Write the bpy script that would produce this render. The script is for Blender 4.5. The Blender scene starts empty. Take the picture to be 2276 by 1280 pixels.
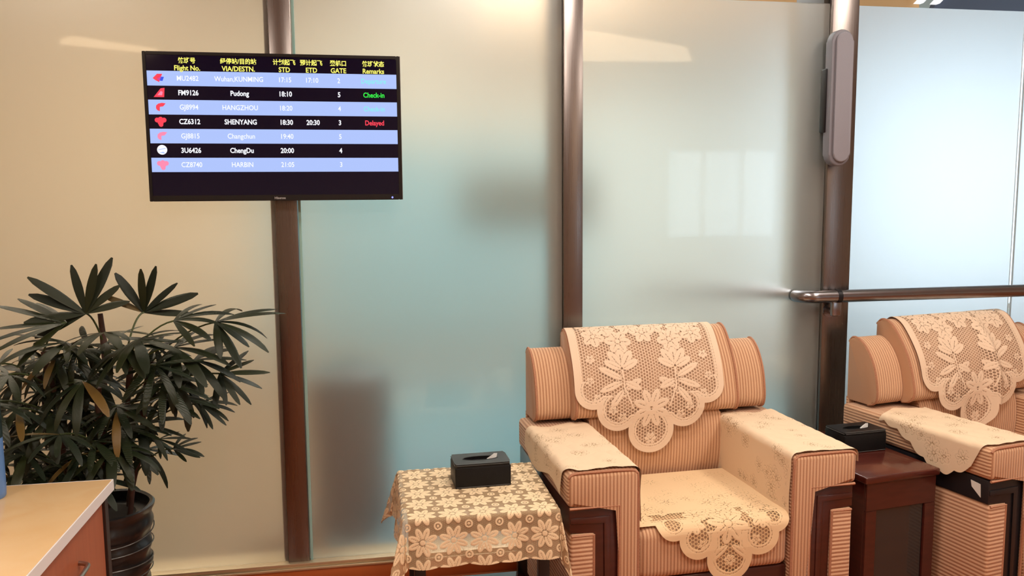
import bpy, bmesh, math, random
import numpy as np
from mathutils import Vector, Matrix

scene = bpy.context.scene
COL = scene.collection
PI = math.pi

# ---------------------------------------------------------------- camera
F_PX, YAW, PITCH, ROLL = 1841.7, 0.1736, 0.1112, -0.0075
CAM = Vector((0.0, -3.4, 1.6))
fw = Vector((math.sin(YAW) * math.cos(PITCH), math.cos(YAW) * math.cos(PITCH), -math.sin(PITCH)))
rt = Vector((math.cos(YAW), -math.sin(YAW), 0))
up = rt.cross(fw)
r2 = rt * math.cos(ROLL) + up * math.sin(ROLL)
u2 = -rt * math.sin(ROLL) + up * math.cos(ROLL)
cam_d = bpy.data.cameras.new('camera')
cam_d.sensor_fit = 'HORIZONTAL'
cam_d.sensor_width = 36.0
cam_d.lens = F_PX / 2276 * 36.0
cam_d.clip_start = 0.05
cam = bpy.data.objects.new('camera', cam_d)
COL.objects.link(cam)
m = Matrix((r2, u2, -fw)).transposed().to_4x4()
m.translation = CAM
cam.matrix_world = m
scene.camera = cam

# ---------------------------------------------------------------- world, light, exposure
scene.view_settings.view_transform = 'Standard'
scene.view_settings.look = 'None'
scene.view_settings.gamma = 1.0
scene.view_settings.use_curve_mapping = False
scene.view_settings.exposure = 0.10
world = bpy.data.worlds.new('overcast_sky')
scene.world = world
world.use_nodes = True
bg = world.node_tree.nodes['Background']
bg.inputs['Color'].default_value = (0.74, 0.88, 1.0, 1)
bg.inputs['Strength'].default_value = 2.2
try:
    scene.cycles.max_bounces = 10
    scene.cycles.transmission_bounces = 8
    scene.cycles.transparent_max_bounces = 12
    scene.cycles.sample_clamp_indirect = 6.0
    scene.cycles.caustics_reflective = False
    scene.cycles.caustics_refractive = True
    scene.cycles.blur_glossy = 0.5
except Exception:
    pass


def area(name, loc, size, power, color, rot=(0, 0, 0), sy=None):
    d = bpy.data.lights.new(name, 'AREA')
    d.energy = power
    d.color = color
    d.size = size
    if sy:
        d.shape = 'RECTANGLE'
        d.size_y = sy
    o = bpy.data.objects.new(name, d)
    o.location = loc
    o.rotation_euler = rot
    COL.objects.link(o)
    return o


# daylight entering the lounge through the window behind the camera
area('window_daylight', (4.9, -7.4, 1.6), 1.4, 3, (0.95, 0.97, 1.0), (PI / 2, 0, 0), 1.1)
# added fill lamps over the lounge furniture
FILL_XY = [(-1.8, -2.9), (0.5, -2.9), (2.8, -2.9), (0.9, -1.4), (2.8, -1.4)]
for lx, ly in FILL_XY:
    area('ceiling_panel_light', (lx, ly, 3.26), 0.6, 29, (1.0, 0.89, 0.76), (0, 0, 0), 0.6)
# concourse: added lamps light the glass from behind, daylight from the window on the right
area('concourse_lamp_light', (-2.2, 2.2, 3.9), 1.2, 128, (1.0, 0.83, 0.63), (0, 0, 0), 1.2)
area('concourse_lamp_light', (1.2, 2.4, 3.9), 1.2, 225, (0.97, 1.0, 0.97), (0, 0, 0), 1.2)
area('concourse_daylight', (6.8, 4.6, 1.7), 3.4, 62, (0.80, 0.92, 1.0), (-PI / 2, 0, 0), 2.8)


# ---------------------------------------------------------------- material helpers
class NT:
    def __init__(self, name):
        self.m = bpy.data.materials.new(name)
        self.m.use_nodes = True
        self.t = self.m.node_tree
        self.b = self.t.nodes['Principled BSDF']

    def n(self, kind, **kw):
        nd = self.t.nodes.new(kind)
        for k, v in kw.items():
            setattr(nd, k, v)
        return nd

    def l(self, a, b):
        self.t.links.new(a, b)

    def math(self, op, a, b=None, clamp=False):
        nd = self.n('ShaderNodeMath', operation=op)
        nd.use_clamp = clamp
        for i, v in enumerate((a, b)):
            if v is None:
                continue
            if isinstance(v, (int, float)):
                nd.inputs[i].default_value = v
            else:
                self.l(v, nd.inputs[i])
        return nd.outputs[0]

    def mix(self, fac, a, b):
        nd = self.n('ShaderNodeMix', data_type='RGBA')
        for sock, v in ((nd.inputs['Factor'], fac), (nd.inputs[6], a), (nd.inputs[7], b)):
            if isinstance(v, (int, float)):
                sock.default_value = v
            elif isinstance(v, tuple):
                sock.default_value = (*v[:3], 1)
            else:
                self.l(v, sock)
        return nd.outputs[2]

    def set(self, **kw):
        for k, v in kw.items():
            s = self.b.inputs[k.replace('_', ' ')]
            if isinstance(v, tuple):
                s.default_value = (*v[:3], 1)
            else:
                s.default_value = v
        return self

    def bump(self, height, strength=0.5, dist=0.01):
        nd = self.n('ShaderNodeBump')
        nd.inputs['Strength'].default_value = strength
        nd.inputs['Distance'].default_value = dist
        self.l(height, nd.inputs['Height'])
        self.l(nd.outputs[0], self.b.inputs['Normal'])


def plain(name, col, rough=0.5, metal=0.0, noise=0.0, scale=30, coat=0.0, spec=0.5):
    k = NT(name)
    k.set(Base_Color=col, Roughness=rough, Metallic=metal, Coat_Weight=coat, Specular_IOR_Level=spec)
    if noise:
        tc = k.n('ShaderNodeTexCoord')
        nz = k.n('ShaderNodeTexNoise')
        nz.inputs['Scale'].default_value = scale
        nz.inputs['Detail'].default_value = 4
        k.l(tc.outputs['Object'], nz.inputs['Vector'])
        lo = tuple(c * (1 - noise) for c in col)
        hi = tuple(min(1, c * (1 + noise)) for c in col)
        k.l(k.mix(nz.outputs['Fac'], lo, hi), k.b.inputs['Base Color'])
    return k.m


def emit(name, col, strength):
    k = NT(name)
    k.set(Base_Color=(0, 0, 0), Emission_Color=col, Emission_Strength=strength, Roughness=0.3)
    return k.m


def wood(name, lo, hi, scale=(2, 30, 30), rough=0.35, coat=0.0):
    k = NT(name)
    k.set(Roughness=rough, Coat_Weight=coat)
    k.b.inputs['Coat Roughness'].default_value = 0.12
    tc = k.n('ShaderNodeTexCoord')
    mp = k.n('ShaderNodeMapping')
    mp.inputs['Scale'].default_value = scale
    nz = k.n('ShaderNodeTexNoise')
    nz.inputs['Scale'].default_value = 1.6
    nz.inputs['Detail'].default_value = 6
    k.l(tc.outputs['Object'], mp.inputs['Vector'])
    k.l(mp.outputs[0], nz.inputs['Vector'])
    k.l(k.mix(nz.outputs['Fac'], lo, hi), k.b.inputs['Base Color'])
    return k.m


def fabric(name, lo, hi, pitch=0.0125, force_axis=None, plain_ends=False):
    """ribbed chenille: ribs run down the fronts and along the sides"""
    k = NT(name)
    k.set(Roughness=0.9, Specular_IOR_Level=0.15)
    k.b.inputs['Sheen Weight'].default_value = 0.25
    tc = k.n('ShaderNodeTexCoord')
    sp = k.n('ShaderNodeSeparateXYZ')
    k.l(tc.outputs['Object'], sp.inputs[0])
    if force_axis:
        c = sp.outputs[force_axis]
    else:
        sn = k.n('ShaderNodeSeparateXYZ')
        k.l(tc.outputs['Normal'], sn.inputs[0])
        side = k.math('GREATER_THAN', k.math('ABSOLUTE', sn.outputs['X']), 0.75)
        a = k.math('MULTIPLY', sp.outputs['Z'], side)
        b = k.math('MULTIPLY', sp.outputs['X'], k.math('SUBTRACT', 1.0, side))
        c = b if plain_ends else k.math('ADD', a, b)
    w = k.math('SINE', k.math('MULTIPLY', c, 2 * PI / pitch))
    w = k.math('ADD', k.math('MULTIPLY', w, 0.5), 0.5)
    nz = k.n('ShaderNodeTexNoise')
    nz.inputs['Scale'].default_value = 260
    nz.inputs['Detail'].default_value = 2
    k.l(tc.outputs['Object'], nz.inputs['Vector'])
    w2 = k.math('ADD', k.math('MULTIPLY', k.math('POWER', w, 0.7), 0.85), k.math('MULTIPLY', nz.outputs['Fac'], 0.25), clamp=True)
    if plain_ends:
        w2 = k.math('ADD', k.math('MULTIPLY', w2, k.math('SUBTRACT', 1.0, side)), k.math('MULTIPLY', side, 0.55))
    k.l(k.mix(w2, lo, hi), k.b.inputs['Base Color'])
    k.bump(w2, 0.55, 0.004)
    return k.m


def lace_mat(name, col, col_net, net_alpha=None, pitch=0.0115, hole=0.62):
    """knotted lace: dense motifs from the vertex pattern, open hexagonal net between them"""
    k = NT(name)
    k.set(Roughness=0.9, Specular_IOR_Level=0.1)
    at = k.n('ShaderNodeAttribute', attribute_name='dens')
    ed = k.n('ShaderNodeAttribute', attribute_name='edge')
    uv = k.n('ShaderNodeAttribute', attribute_name='cloth_uv')
    sp = k.n('ShaderNodeSeparateXYZ')
    k.l(uv.outputs['Vector'], sp.inputs[0])
    q = 2 * PI / pitch
    s3 = math.sqrt(3) / 2
    t1 = k.math('COSINE', k.math('MULTIPLY', sp.outputs['X'], q))
    t2 = k.math('COSINE', k.math('ADD', k.math('MULTIPLY', sp.outputs['X'], q * 0.5), k.math('MULTIPLY', sp.outputs['Y'], q * s3)))
    t3 = k.math('COSINE', k.math('SUBTRACT', k.math('MULTIPLY', sp.outputs['X'], q * 0.5), k.math('MULTIPLY', sp.outputs['Y'], q * s3)))
    h = k.math('ADD', k.math('ADD', t1, t2), t3)           # -1.5 .. 3
    if net_alpha is None:
        net = k.math('SUBTRACT', 1.0, k.math('MULTIPLY', k.math('SUBTRACT', h, -hole), 4.0, clamp=True), clamp=True)
        net = k.math('MAXIMUM', net, 0.22)
    else:
        net = k.math('ADD', k.math('MULTIPLY', h, 0.04), net_alpha)
    d = k.math('MULTIPLY', k.math('SUBTRACT', at.outputs['Fac'], 0.35), 3.2, clamp=True)
    a = k.math('MAXIMUM', d, net)
    e = k.math('MULTIPLY', k.math('ADD', ed.outputs['Fac'], 0.0006), 900.0, clamp=True)
    k.l(k.math('MULTIPLY', a, e), k.b.inputs['Alpha'])
    nz = k.n('ShaderNodeTexNoise')
    nz.inputs['Scale'].default_value = 420
    k.l(uv.outputs['Vector'], nz.inputs['Vector'])
    c = k.mix(d, col_net, col)
    lo = tuple(x * 0.86 for x in col)
    k.l(k.mix(k.math('MULTIPLY', nz.outputs['Fac'], 0.5), c, lo), k.b.inputs['Base Color'])
    return k.m


def frosted(name, tint, rough=0.42):
    k = NT(name)
    k.set(Base_Color=tint, Roughness=rough, Transmission_Weight=0.93, IOR=1.45, Coat_Weight=1.0)
    k.b.inputs['Coat Roughness'].default_value = 0.03
    return k.m


def brushed(name, col, rough=0.3):
    k = NT(name)
    k.set(Base_Color=col, Metallic=1.0, Roughness=rough)
    tc = k.n('ShaderNodeTexCoord')
    mp = k.n('ShaderNodeMapping')
    mp.inputs['Scale'].default_value = (400, 400, 3)
    nz = k.n('ShaderNodeTexNoise')
    nz.inputs['Scale'].default_value = 1
    k.l(tc.outputs['Object'], mp.inputs['Vector'])
    k.l(mp.outputs[0], nz.inputs['Vector'])
    k.l(k.math('ADD', k.math('MULTIPLY', nz.outputs['Fac'], 0.2), rough - 0.1), k.b.inputs['Roughness'])
    return k.m


def leaf_mat(name, lo, hi):
    k = NT(name)
    k.set(Roughness=0.42, Specular_IOR_Level=0.35)
    inf = k.n('ShaderNodeObjectInfo')
    tc = k.n('ShaderNodeTexCoord')
    sp = k.n('ShaderNodeSeparateXYZ')
    k.l(tc.outputs['Object'], sp.inputs[0])
    w = k.math('SINE', k.math('MULTIPLY', sp.outputs['Y'], 2 * PI / 0.006))
    f = k.math('ADD', k.math('MULTIPLY', inf.outputs['Random'], 0.85), k.math('MULTIPLY', w, 0.12), clamp=True)
    k.l(k.mix(f, lo, hi), k.b.inputs['Base Color'])
    k.b.inputs['Subsurface Weight'].default_value = 0.0
    k.bump(w, 0.25, 0.001)
    return k.m


FAB = fabric('chenille_ribbed', (0.37, 0.165, 0.085), (0.70, 0.445, 0.285))
FABE = fabric('chenille_ribbed_plain_ends', (0.37, 0.165, 0.085), (0.70, 0.445, 0.285), plain_ends=True)
FABZ = fabric('chenille_cross_ribbed', (0.37, 0.165, 0.088), (0.70, 0.45, 0.30), 0.0145, 'Z')
PIPE = plain('piping_cord', (0.42, 0.20, 0.12), 0.85, noise=0.45, scale=320)
ROSE = wood('dark_rosewood', (0.030, 0.006, 0.005), (0.085, 0.018, 0.013), (6, 6, 40), 0.30, 0.35)
ROSE_H = wood('dark_rosewood_board', (0.040, 0.008, 0.006), (0.10, 0.020, 0.014), (6, 40, 40), 0.22, 0.5)
BLACKWOOD = plain('black_lacquered_wood', (0.012, 0.012, 0.016), 0.35)
LACE = lace_mat('cream_lace', (0.79, 0.61, 0.465), (0.73, 0.53, 0.385))
LACE_D = lace_mat('cream_lace_worn', (0.78, 0.60, 0.43), (0.52, 0.33, 0.17), 0.72, 0.0065)
LACE_S = lace_mat('yellowed_lace', (0.80, 0.585, 0.365), (0.66, 0.44, 0.24))  # yellower tone for the seat cover
LACE_T = lace_mat('daisy_lace', (0.85, 0.67, 0.45), (0.66, 0.46, 0.27), 0.50, 0.006)
STEEL = brushed('brushed_steel_post', (0.21, 0.185, 0.18), 0.30)
POST_SHADE = plain('dark_post_paint', (0.035, 0.028, 0.022), 0.7)  # dark tone on the steel post's rear stands in for shade
STEEL_R = plain('satin_steel_rail', (0.28, 0.27, 0.295), 0.24, 1.0)
BLACKM = plain('black_metal', (0.02, 0.02, 0.025), 0.4, 0.6)
LEATHER = plain('black_leather', (0.006, 0.006, 0.007), 0.45, noise=0.3, scale=200, spec=0.25)
STITCH = plain('grey_stitching', (0.16, 0.16, 0.16), 0.8)
TISSUE = plain('white_tissue', (0.88, 0.88, 0.88), 0.9)


# ---------------------------------------------------------------- object helpers
def link(name, me, mat=None, parent=None):
    o = bpy.data.objects.new(name, me)
    COL.objects.link(o)
    if mat is not None and me is not None and not me.materials:
        me.materials.append(mat)
    if parent is not None:
        o.parent = parent
    return o


def tag(o, label=None, cat=None, group=None, kind=None):
    if label:
        o['label'] = label
    if cat:
        o['category'] = cat
    if group:
        o['group'] = group
    if kind:
        o['kind'] = kind
    return o


def empty(name, loc=(0, 0, 0), rz=0.0):
    o = bpy.data.objects.new(name, None)
    o.empty_display_size = 0.1
    o.location = loc
    o.rotation_euler = (0, 0, rz)
    COL.objects.link(o)
    return o


def finish(bm, name, mat, parent, smooth=True, ang=35):
    bmesh.ops.recalc_face_normals(bm, faces=bm.faces)
    me = bpy.data.meshes.new(name)
    bm.to_mesh(me)
    bm.free()
    if smooth:
        me.polygons.foreach_set('use_smooth', [True] * len(me.polygons))
        me.set_sharp_from_angle(angle=math.radians(ang))
    return link(name, me, mat, parent)


def rbox(name, a, b, bev, mat, parent=None, seg=3):
    bm = bmesh.new()
    bmesh.ops.create_cube(bm, size=1)
    for v in bm.verts:
        v.co = Vector([a[i] + (v.co[i] + 0.5) * (b[i] - a[i]) for i in range(3)])
    if bev > 0:
        bmesh.ops.bevel(bm, geom=bm.edges[:], offset=bev, segments=seg, affect='EDGES', profile=0.5)
    return finish(bm, name, mat, parent)


def boxes(name, lst, mat, parent=None, bev=0.0):
    bm = bmesh.new()
    for a, b in lst:
        r = bmesh.ops.create_cube(bm, size=1)
        for v in r['verts']:
            v.co = Vector([a[i] + (v.co[i] + 0.5) * (b[i] - a[i]) for i in range(3)])
    if bev:
        bmesh.ops.bevel(bm, geom=bm.edges[:], offset=bev, segments=2, affect='EDGES')
    return finish(bm, name, mat, parent)


def prism(name, poly, axis, lo, hi, bev, mat, parent=None, seg=3, ang=35, all_edges=False):
    """poly of 2-D points in the plane normal to axis (x: (y,z), y: (x,z), z: (x,y)), extruded lo..hi"""
    bm = bmesh.new()

    def P(p, t):
        return {'x': (t, p[0], p[1]), 'y': (p[0], t, p[1]), 'z': (p[0], p[1], t)}[axis]
    va = [bm.verts.new(P(p, lo)) for p in poly]
    vb = [bm.verts.new(P(p, hi)) for p in poly]
    n = len(poly)
    fa = bm.faces.new(va)
    fb = bm.faces.new(vb[::-1])
    for i in range(n):
        bm.faces.new((va[i], vb[i], vb[(i + 1) % n], va[(i + 1) % n]))
    if bev:
        ed = bm.edges[:] if all_edges else list(set(fa.edges[:] + fb.edges[:]))
        bmesh.ops.bevel(bm, geom=ed, offset=bev, segments=seg, affect='EDGES', profile=0.5, clamp_overlap=True)
    return finish(bm, name, mat, parent, ang=ang)


def tube_into(bm, pts, r, res=8, closed=False, rfun=None, caps=True):
    pts = [Vector(p) for p in pts]
    n = len(pts)
    rings = []
    prev = None
    for i, p in enumerate(pts):
        if closed:
            t = pts[(i + 1) % n] - pts[i - 1]
        else:
            t = pts[min(i + 1, n - 1)] - pts[max(i - 1, 0)]
        t.normalize()
        if prev is None:
            ref = Vector((0, 0, 1)) if abs(t.z) < 0.9 else Vector((1, 0, 0))
            nx = t.cross(ref).normalized()
        else:
            nx = (prev - t * prev.dot(t)).normalized()
        prev = nx
        ny = t.cross(nx)
        rr = rfun(i / max(1, n - 1)) if rfun else r
        rings.append([bm.verts.new(p + nx * (rr * math.cos(2 * PI * k / res)) + ny * (rr * math.sin(2 * PI * k / res))) for k in range(res)])
    for i in range(n if closed else n - 1):
        A, B = rings[i], rings[(i + 1) % n]
        for k in range(res):
            bm.faces.new((A[k], A[(k + 1) % res], B[(k + 1) % res], B[k]))
    if not closed and caps:
        bm.faces.new(rings[0][::-1])
        bm.faces.new(rings[-1])


def tube(name, pts, r, mat, parent=None, res=8, closed=False, rfun=None):
    bm = bmesh.new()
    tube_into(bm, pts, r, res, closed, rfun)
    return finish(bm, name, mat, parent, ang=50)


def lathe(name, prof, mat, parent=None, res=32, loc=(0, 0, 0), wob=None):
    bm = bmesh.new()
    rings = []
    for j, (r, z) in enumerate(prof):
        ring = []
        for k in range(res):
            a = 2 * PI * k / res
            rr = r + (wob(a, j) if wob else 0)
            ring.append(bm.verts.new((rr * math.cos(a), rr * math.sin(a), z)))
        rings.append(ring)
    for A, B in zip(rings[:-1], rings[1:]):
        for k in range(res):
            bm.faces.new((A[k], A[(k + 1) % res], B[(k + 1) % res], B[k]))
    bm.faces.new(rings[0][::-1])
    bm.faces.new(rings[-1])
    o = finish(bm, name, mat, parent, ang=50)
    o.location = loc
    return o


def smooth_curve(pts, sub=6, closed=False):
    P = [np.array(p, float) for p in pts]
    n = len(P)
    out = []
    rng = range(n if closed else n - 1)
    for i in rng:
        p0 = P[i - 1] if (closed or i > 0) else P[0]
        p1, p2 = P[i], P[(i + 1) % n]
        p3 = P[(i + 2) % n] if (closed or i + 2 < n) else P[-1]
        for s in range(sub):
            t = s / sub
            out.append(0.5 * (2 * p1 + (p2 - p0) * t + (2 * p0 - 5 * p1 + 4 * p2 - p3) * t * t + (3 * p1 - p0 - 3 * p2 + p3) * t ** 3))
    if not closed:
        out.append(P[-1])
    return [tuple(p) for p in out]


# ================================================================ SETTING
TAN = plain('tan_wall_paint', (0.68, 0.53, 0.36), 0.8)
TEAL = plain('teal_wall_paint', (0.20, 0.42, 0.48), 0.7)
PALE = plain('pale_wall_paint', (0.78, 0.88, 0.87), 0.8)
CREAM = plain('cream_wall_paint', (0.72, 0.62, 0.48), 0.8)
FLOORM = wood('red_wood_floor', (0.30, 0.085, 0.030), (0.44, 0.14, 0.05), (1.2, 9, 9), 0.28, 0.2)
PLINTH = wood('orange_wood_plinth', (0.36, 0.085, 0.022), (0.50, 0.13, 0.035), (1.5, 20, 20), 0.3, 0.3)
CFLOOR = plain('brown_stone_floor', (0.19, 0.125, 0.065), 0.6)
CEIL = plain('cream_ceiling_paint', (0.78, 0.68, 0.54), 0.85)
BRASS = plain('sill_channel_metal', (0.62, 0.50, 0.34), 0.35, 0.7)


def struct(o):
    o['kind'] = 'structure'
    return o


struct(rbox('floor', (-4.6, -7.6, -0.1), (7.0, 0.05, 0.0), 0, FLOORM))
struct(rbox('floor_concourse', (-6.0, 0.06, -0.1), (10.0, 6.0, 0.0), 0, CFLOOR))
struct(rbox('ceiling', (-4.6, -7.6, 3.3), (7.0, -0.6, 3.4), 0, CEIL))
struct(rbox('ceiling_concourse', (-6.0, -0.6, 4.2), (10.0, 6.0, 4.3), 0, CEIL))
struct(rbox('trim_1', (-4.6, -0.62, 3.3), (7.0, -0.58, 4.2), 0, CEIL))
struct(rbox('wall_left', (-4.7, -7.6, 0), (-4.6, 0.0, 3.3), 0, CREAM))
struct(rbox('wall_right', (7.0, -7.6, 0), (7.1, 0.0, 3.3), 0, CREAM))
struct(rbox('wall_concourse_left', (-6.1, 0.0, 0), (-6.0, 6.0, 4.2), 0, TAN))
struct(rbox('wall_concourse_right', (10.0, 0.0, 0), (10.1, 6.0, 4.2), 0, PALE))
# back wall of the lounge with three window openings
WX = [(4.05, 5.75)]
segs = []
x = -4.6
for a, b in WX:
    segs.append(((x, -7.6, 0), (a, -7.5, 3.3)))
    x = b
segs.append(((x, -7.6, 0), (7.0, -7.5, 3.3)))
for a, b in WX:
    segs.append(((a, -7.6, 0), (b, -7.5, 0.95)))
    segs.append(((a, -7.6, 2.25), (b, -7.5, 3.3)))
struct(boxes('wall_back', segs, CREAM))
WHITEF = plain('white_window_frame', (0.75, 0.75, 0.73), 0.5)


def clear_glass():
    k = NT('clear_pane')
    t = k.t
    tr = k.n('ShaderNodeBsdfTransparent')
    tr.inputs[0].default_value = (0.95, 0.97, 0.97, 1)
    gl = k.n('ShaderNodeBsdfGlossy')
    gl.inputs['Roughness'].default_value = 0.02
    mx = k.n('ShaderNodeMixShader')
    mx.inputs[0].default_value = 0.06
    k.l(tr.outputs[0], mx.inputs[1])
    k.l(gl.outputs[0], mx.inputs[2])
    out = [n for n in t.nodes if n.type == 'OUTPUT_MATERIAL'][0]
    k.l(mx.outputs[0], out.inputs['Surface'])
    return k.m


CLEAR = clear_glass()
wn = 0


def window(a, b, z0, z1, y, mull):
    global wn
    wn += 1
    w = empty('window_%d' % wn, ((a + b) / 2, y, z0))
    struct(w)
    cx = (a + b) / 2
    h = z1 - z0
    hw = (b - a) / 2
    fr = [((-hw, -0.04, 0), (-hw + 0.06, 0.04, h)), ((hw - 0.06, -0.04, 0), (hw, 0.04, h)),
          ((-hw, -0.04, 0), (hw, 0.04, 0.06)), ((-hw, -0.04, h - 0.06), (hw, 0.04, h))]
    boxes('window_frame', fr, WHITEF, w)
    n = mull + 1
    for i in range(n):
        l = -hw + 2 * hw * i / n
        r = -hw + 2 * hw * (i + 1) / n
        rbox('pane', (l + 0.03, -0.004, 0.05), (r - 0.03, 0.004, h - 0.05), 0, CLEAR, w)
        if i:
            rbox('mullion', (l - 0.03, -0.035, 0.05), (l + 0.03, 0.035, h - 0.05), 0, WHITEF, w)
    return w


for a, b in WX:
    window(a, b, 0.95, 2.25, -7.55, 2)
# concourse far wall: tan, teal and pale bays, then glazing
o = rbox('carpet_runner', (-0.22, 0.30, 0.0), (3.2, 3.6, 0.008), 0.002, plain('blue_green_carpet', (0.085, 0.20, 0.24), 0.9), None, 1)  # added sheet, tints the lower glass blue green
tag(o, 'blue green carpet runner on the floor behind the frosted glass', 'carpet')
struct(rbox('wall_far_tan', (-6.0, 5.0, 0), (-0.9, 5.1, 4.2), 0, TAN))
struct(boxes('wall_far_bay', [((-0.9, 5.0, 2.2), (2.2, 5.1, 4.2))], CREAM))
struct(boxes('wall_far_dado', [((-0.9, 4.99, 0), (2.2, 5.1, 2.2))], TEAL))
struct(boxes('wall_far_pale', [((2.2, 5.0, 0), (4.9, 5.1, 4.2))], PALE))
struct(boxes('wall_far_upper', [((4.9, 5.0, 3.6), (10.0, 5.1, 4.2)), ((4.9, 5.0, 0), (10.0, 5.1, 0.25))], PALE))
window(4.9, 7.0, 0.25, 3.6, 5.05, 1)
window(7.0, 10.0, 0.25, 3.6, 5.05, 2)

# ---- the glass partition
partition = struct(empty('wall_front', (0, 0, 0)))
ZB, ZT = 0.10, 2.414
FR = frosted('frosted_glass', (0.93, 0.96, 0.94), 0.36)
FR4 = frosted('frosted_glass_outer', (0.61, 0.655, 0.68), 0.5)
EDGE = plain('green_glass_edge', (0.30, 0.52, 0.50), 0.15, coat=0.5)
PANELS = [(-1.62, -0.352), (-0.262, 0.812), (0.900, 2.002)]
panel0 = rbox('glass_panel', (-2.75, 0.0, ZB), (-1.63, 0.012, ZT), 0.001, FR, partition, 1)
for a, b in PANELS:
    rbox('glass_panel', (a, 0.0, ZB), (b, 0.012, ZT), 0.001, FR, partition, 1)
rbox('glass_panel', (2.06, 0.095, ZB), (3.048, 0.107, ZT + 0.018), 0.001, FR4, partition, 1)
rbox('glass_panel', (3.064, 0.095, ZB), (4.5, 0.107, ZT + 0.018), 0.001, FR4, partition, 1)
rbox('glass_edge', (-0.263, -0.006, ZB), (-0.252, -0.0005, ZT), 0.001, EDGE, partition, 1)
# deep steel posts, front faces proud of the glass
for a, b, dp in ((-0.350, -0.265, 0.10), (0.815, 0.897, 0.13), (2.005, 2.131, 0.16), (3.95, 4.05, 0.12)):
    p = rbox('steel_post', (a, -0.018, ZB), (b, 0.02, 2.62), 0.003, STEEL, partition, 2)
    rbox('rear_section', (a - 0.02, 0.02, ZB), (b - 0.02, dp + 0.10, 2.62), 0.003, POST_SHADE, p, 2)
rbox('base_channel', (-3.5, -0.035, 0.085), (4.8, 0.11, 0.102), 0.003, BRASS, partition, 2)
rbox('base_bead', (-3.5, -0.046, 0.076), (4.8, 0.0, 0.085), 0.002, BRASS, partition, 2)
rbox('plinth', (-3.5, -0.042, 0.0), (4.8, 0.11, 0.076), 0.002, PLINTH, partition, 2)
boltm = plain('bolt_metal', (0.7, 0.7, 0.7), 0.25, 1.0)

# added panels housing the lounge fill lamps, warm cove
FILL_GLOW = emit('lamp_diffuser', (1.0, 0.82, 0.6), 3.0)
for lx, ly in FILL_XY:
        t = empty('ceiling_light', (lx, ly, 3.3))
        tag(t, 'square flush ceiling light panel with white frame', 'ceiling light', 'ceiling light panels of the lounge')
        boxes('frame', [((-0.33, -0.33, -0.03), (0.33, -0.30, 0)), ((-0.33, 0.30, -0.03), (0.33, 0.33, 0)),
                        ((-0.33, -0.30, -0.03), (-0.30, 0.30, 0)), ((0.30, -0.30, -0.03), (0.33, 0.30, 0))], WHITEF, t)
        rbox('diffuser', (-0.30, -0.30, -0.02), (0.30, 0.30, -0.002), 0, FILL_GLOW, t)

WARM = emit('warm_trough_glow', (1.0, 0.70, 0.42), 5.0)
for poly, lab in (([(2.0, -5.0), (2.5, -6.9), (4.1, -6.75), (3.7, -5.95)], 'wide warm light trough in the lounge ceiling by the window'),
                  ([(-3.0, -6.2), (-3.2, -6.5), (-2.4, -7.0), (-2.3, -6.9)], 'narrow warm light trough in the lounge ceiling far from the window')):
    o = prism('light_trough', poly, 'z', 3.26, 3.299, 0.004, WARM)
    tag(o, lab, 'ceiling light')

# bulkhead, light strips and dark board high in the concourse, seen above the glass
o = rbox('wood_bulkhead', (1.0, 3.9, 3.2), (5.22, 3.98, 3.85), 0.01, plain('warm_bulkhead', (0.80, 0.46, 0.20), 0.6))
tag(o, 'warm orange board hanging in the concourse above the frosted glass', 'board')
o = prism('dark_signboard', [(5.40, 3.40), (5.62, 3.85), (8.5, 3.85), (8.5, 3.2), (5.3, 3.2)], 'y', 3.9, 3.98, 0.004, plain('slate_board', (0.09, 0.11, 0.17), 0.6))
tag(o, 'dark slate board hanging in the concourse above the glass', 'board')
for i, dx in enumerate((0.0, 0.17)):
    o = prism('light_strip', [(5.12 + dx, 3.36), (5.19 + dx, 3.36), (5.70 + dx, 3.85), (5.60 + dx, 3.85)], 'y', 3.80, 3.86, 0.003, emit('strip_light', (1, 1, 1), 0.9) if i == 0 else bpy.data.materials['strip_light'])
    tag(o, 'slanting white light strip against the dark board above the glass', 'light strip', 'slanting light strips above the glass')

# stand-in forms for unidentified dark blurs behind the frosted glass
o = lathe('litter_bin', [(0.15, 0.0), (0.17, 0.02), (0.185, 0.52), (0.19, 0.55), (0.17, 0.60), (0.10, 0.62), (0.09, 0.58)], plain('dark_bin', (0.012, 0.05, 0.06), 0.5), None, 24, (-0.10, 0.62, 0.0085))
o.scale = (1.1, 1.1, 1.25)
tag(o, 'dark round bin blurred behind the frosted glass by the steel post', 'bin')
o = empty('hanging_sign', (0.98, 1.55, 1.40))
tag(o, 'dark teal hanging sign blurred behind the glass beside the flight display', 'sign')
TEAL_BLUR = plain('teal_sign', (0.09, 0.28, 0.31), 0.5)
rbox('sign_board', (-0.42, -0.03, 0), (0.42, 0.03, 0.34), 0.01, TEAL_BLUR, o)
for sx in (-0.3, 0.3):
    rbox('hanger', (sx - 0.008, -0.008, 0.25), (sx + 0.008, 0.008, 2.77), 0, STEEL_R, o)

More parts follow.
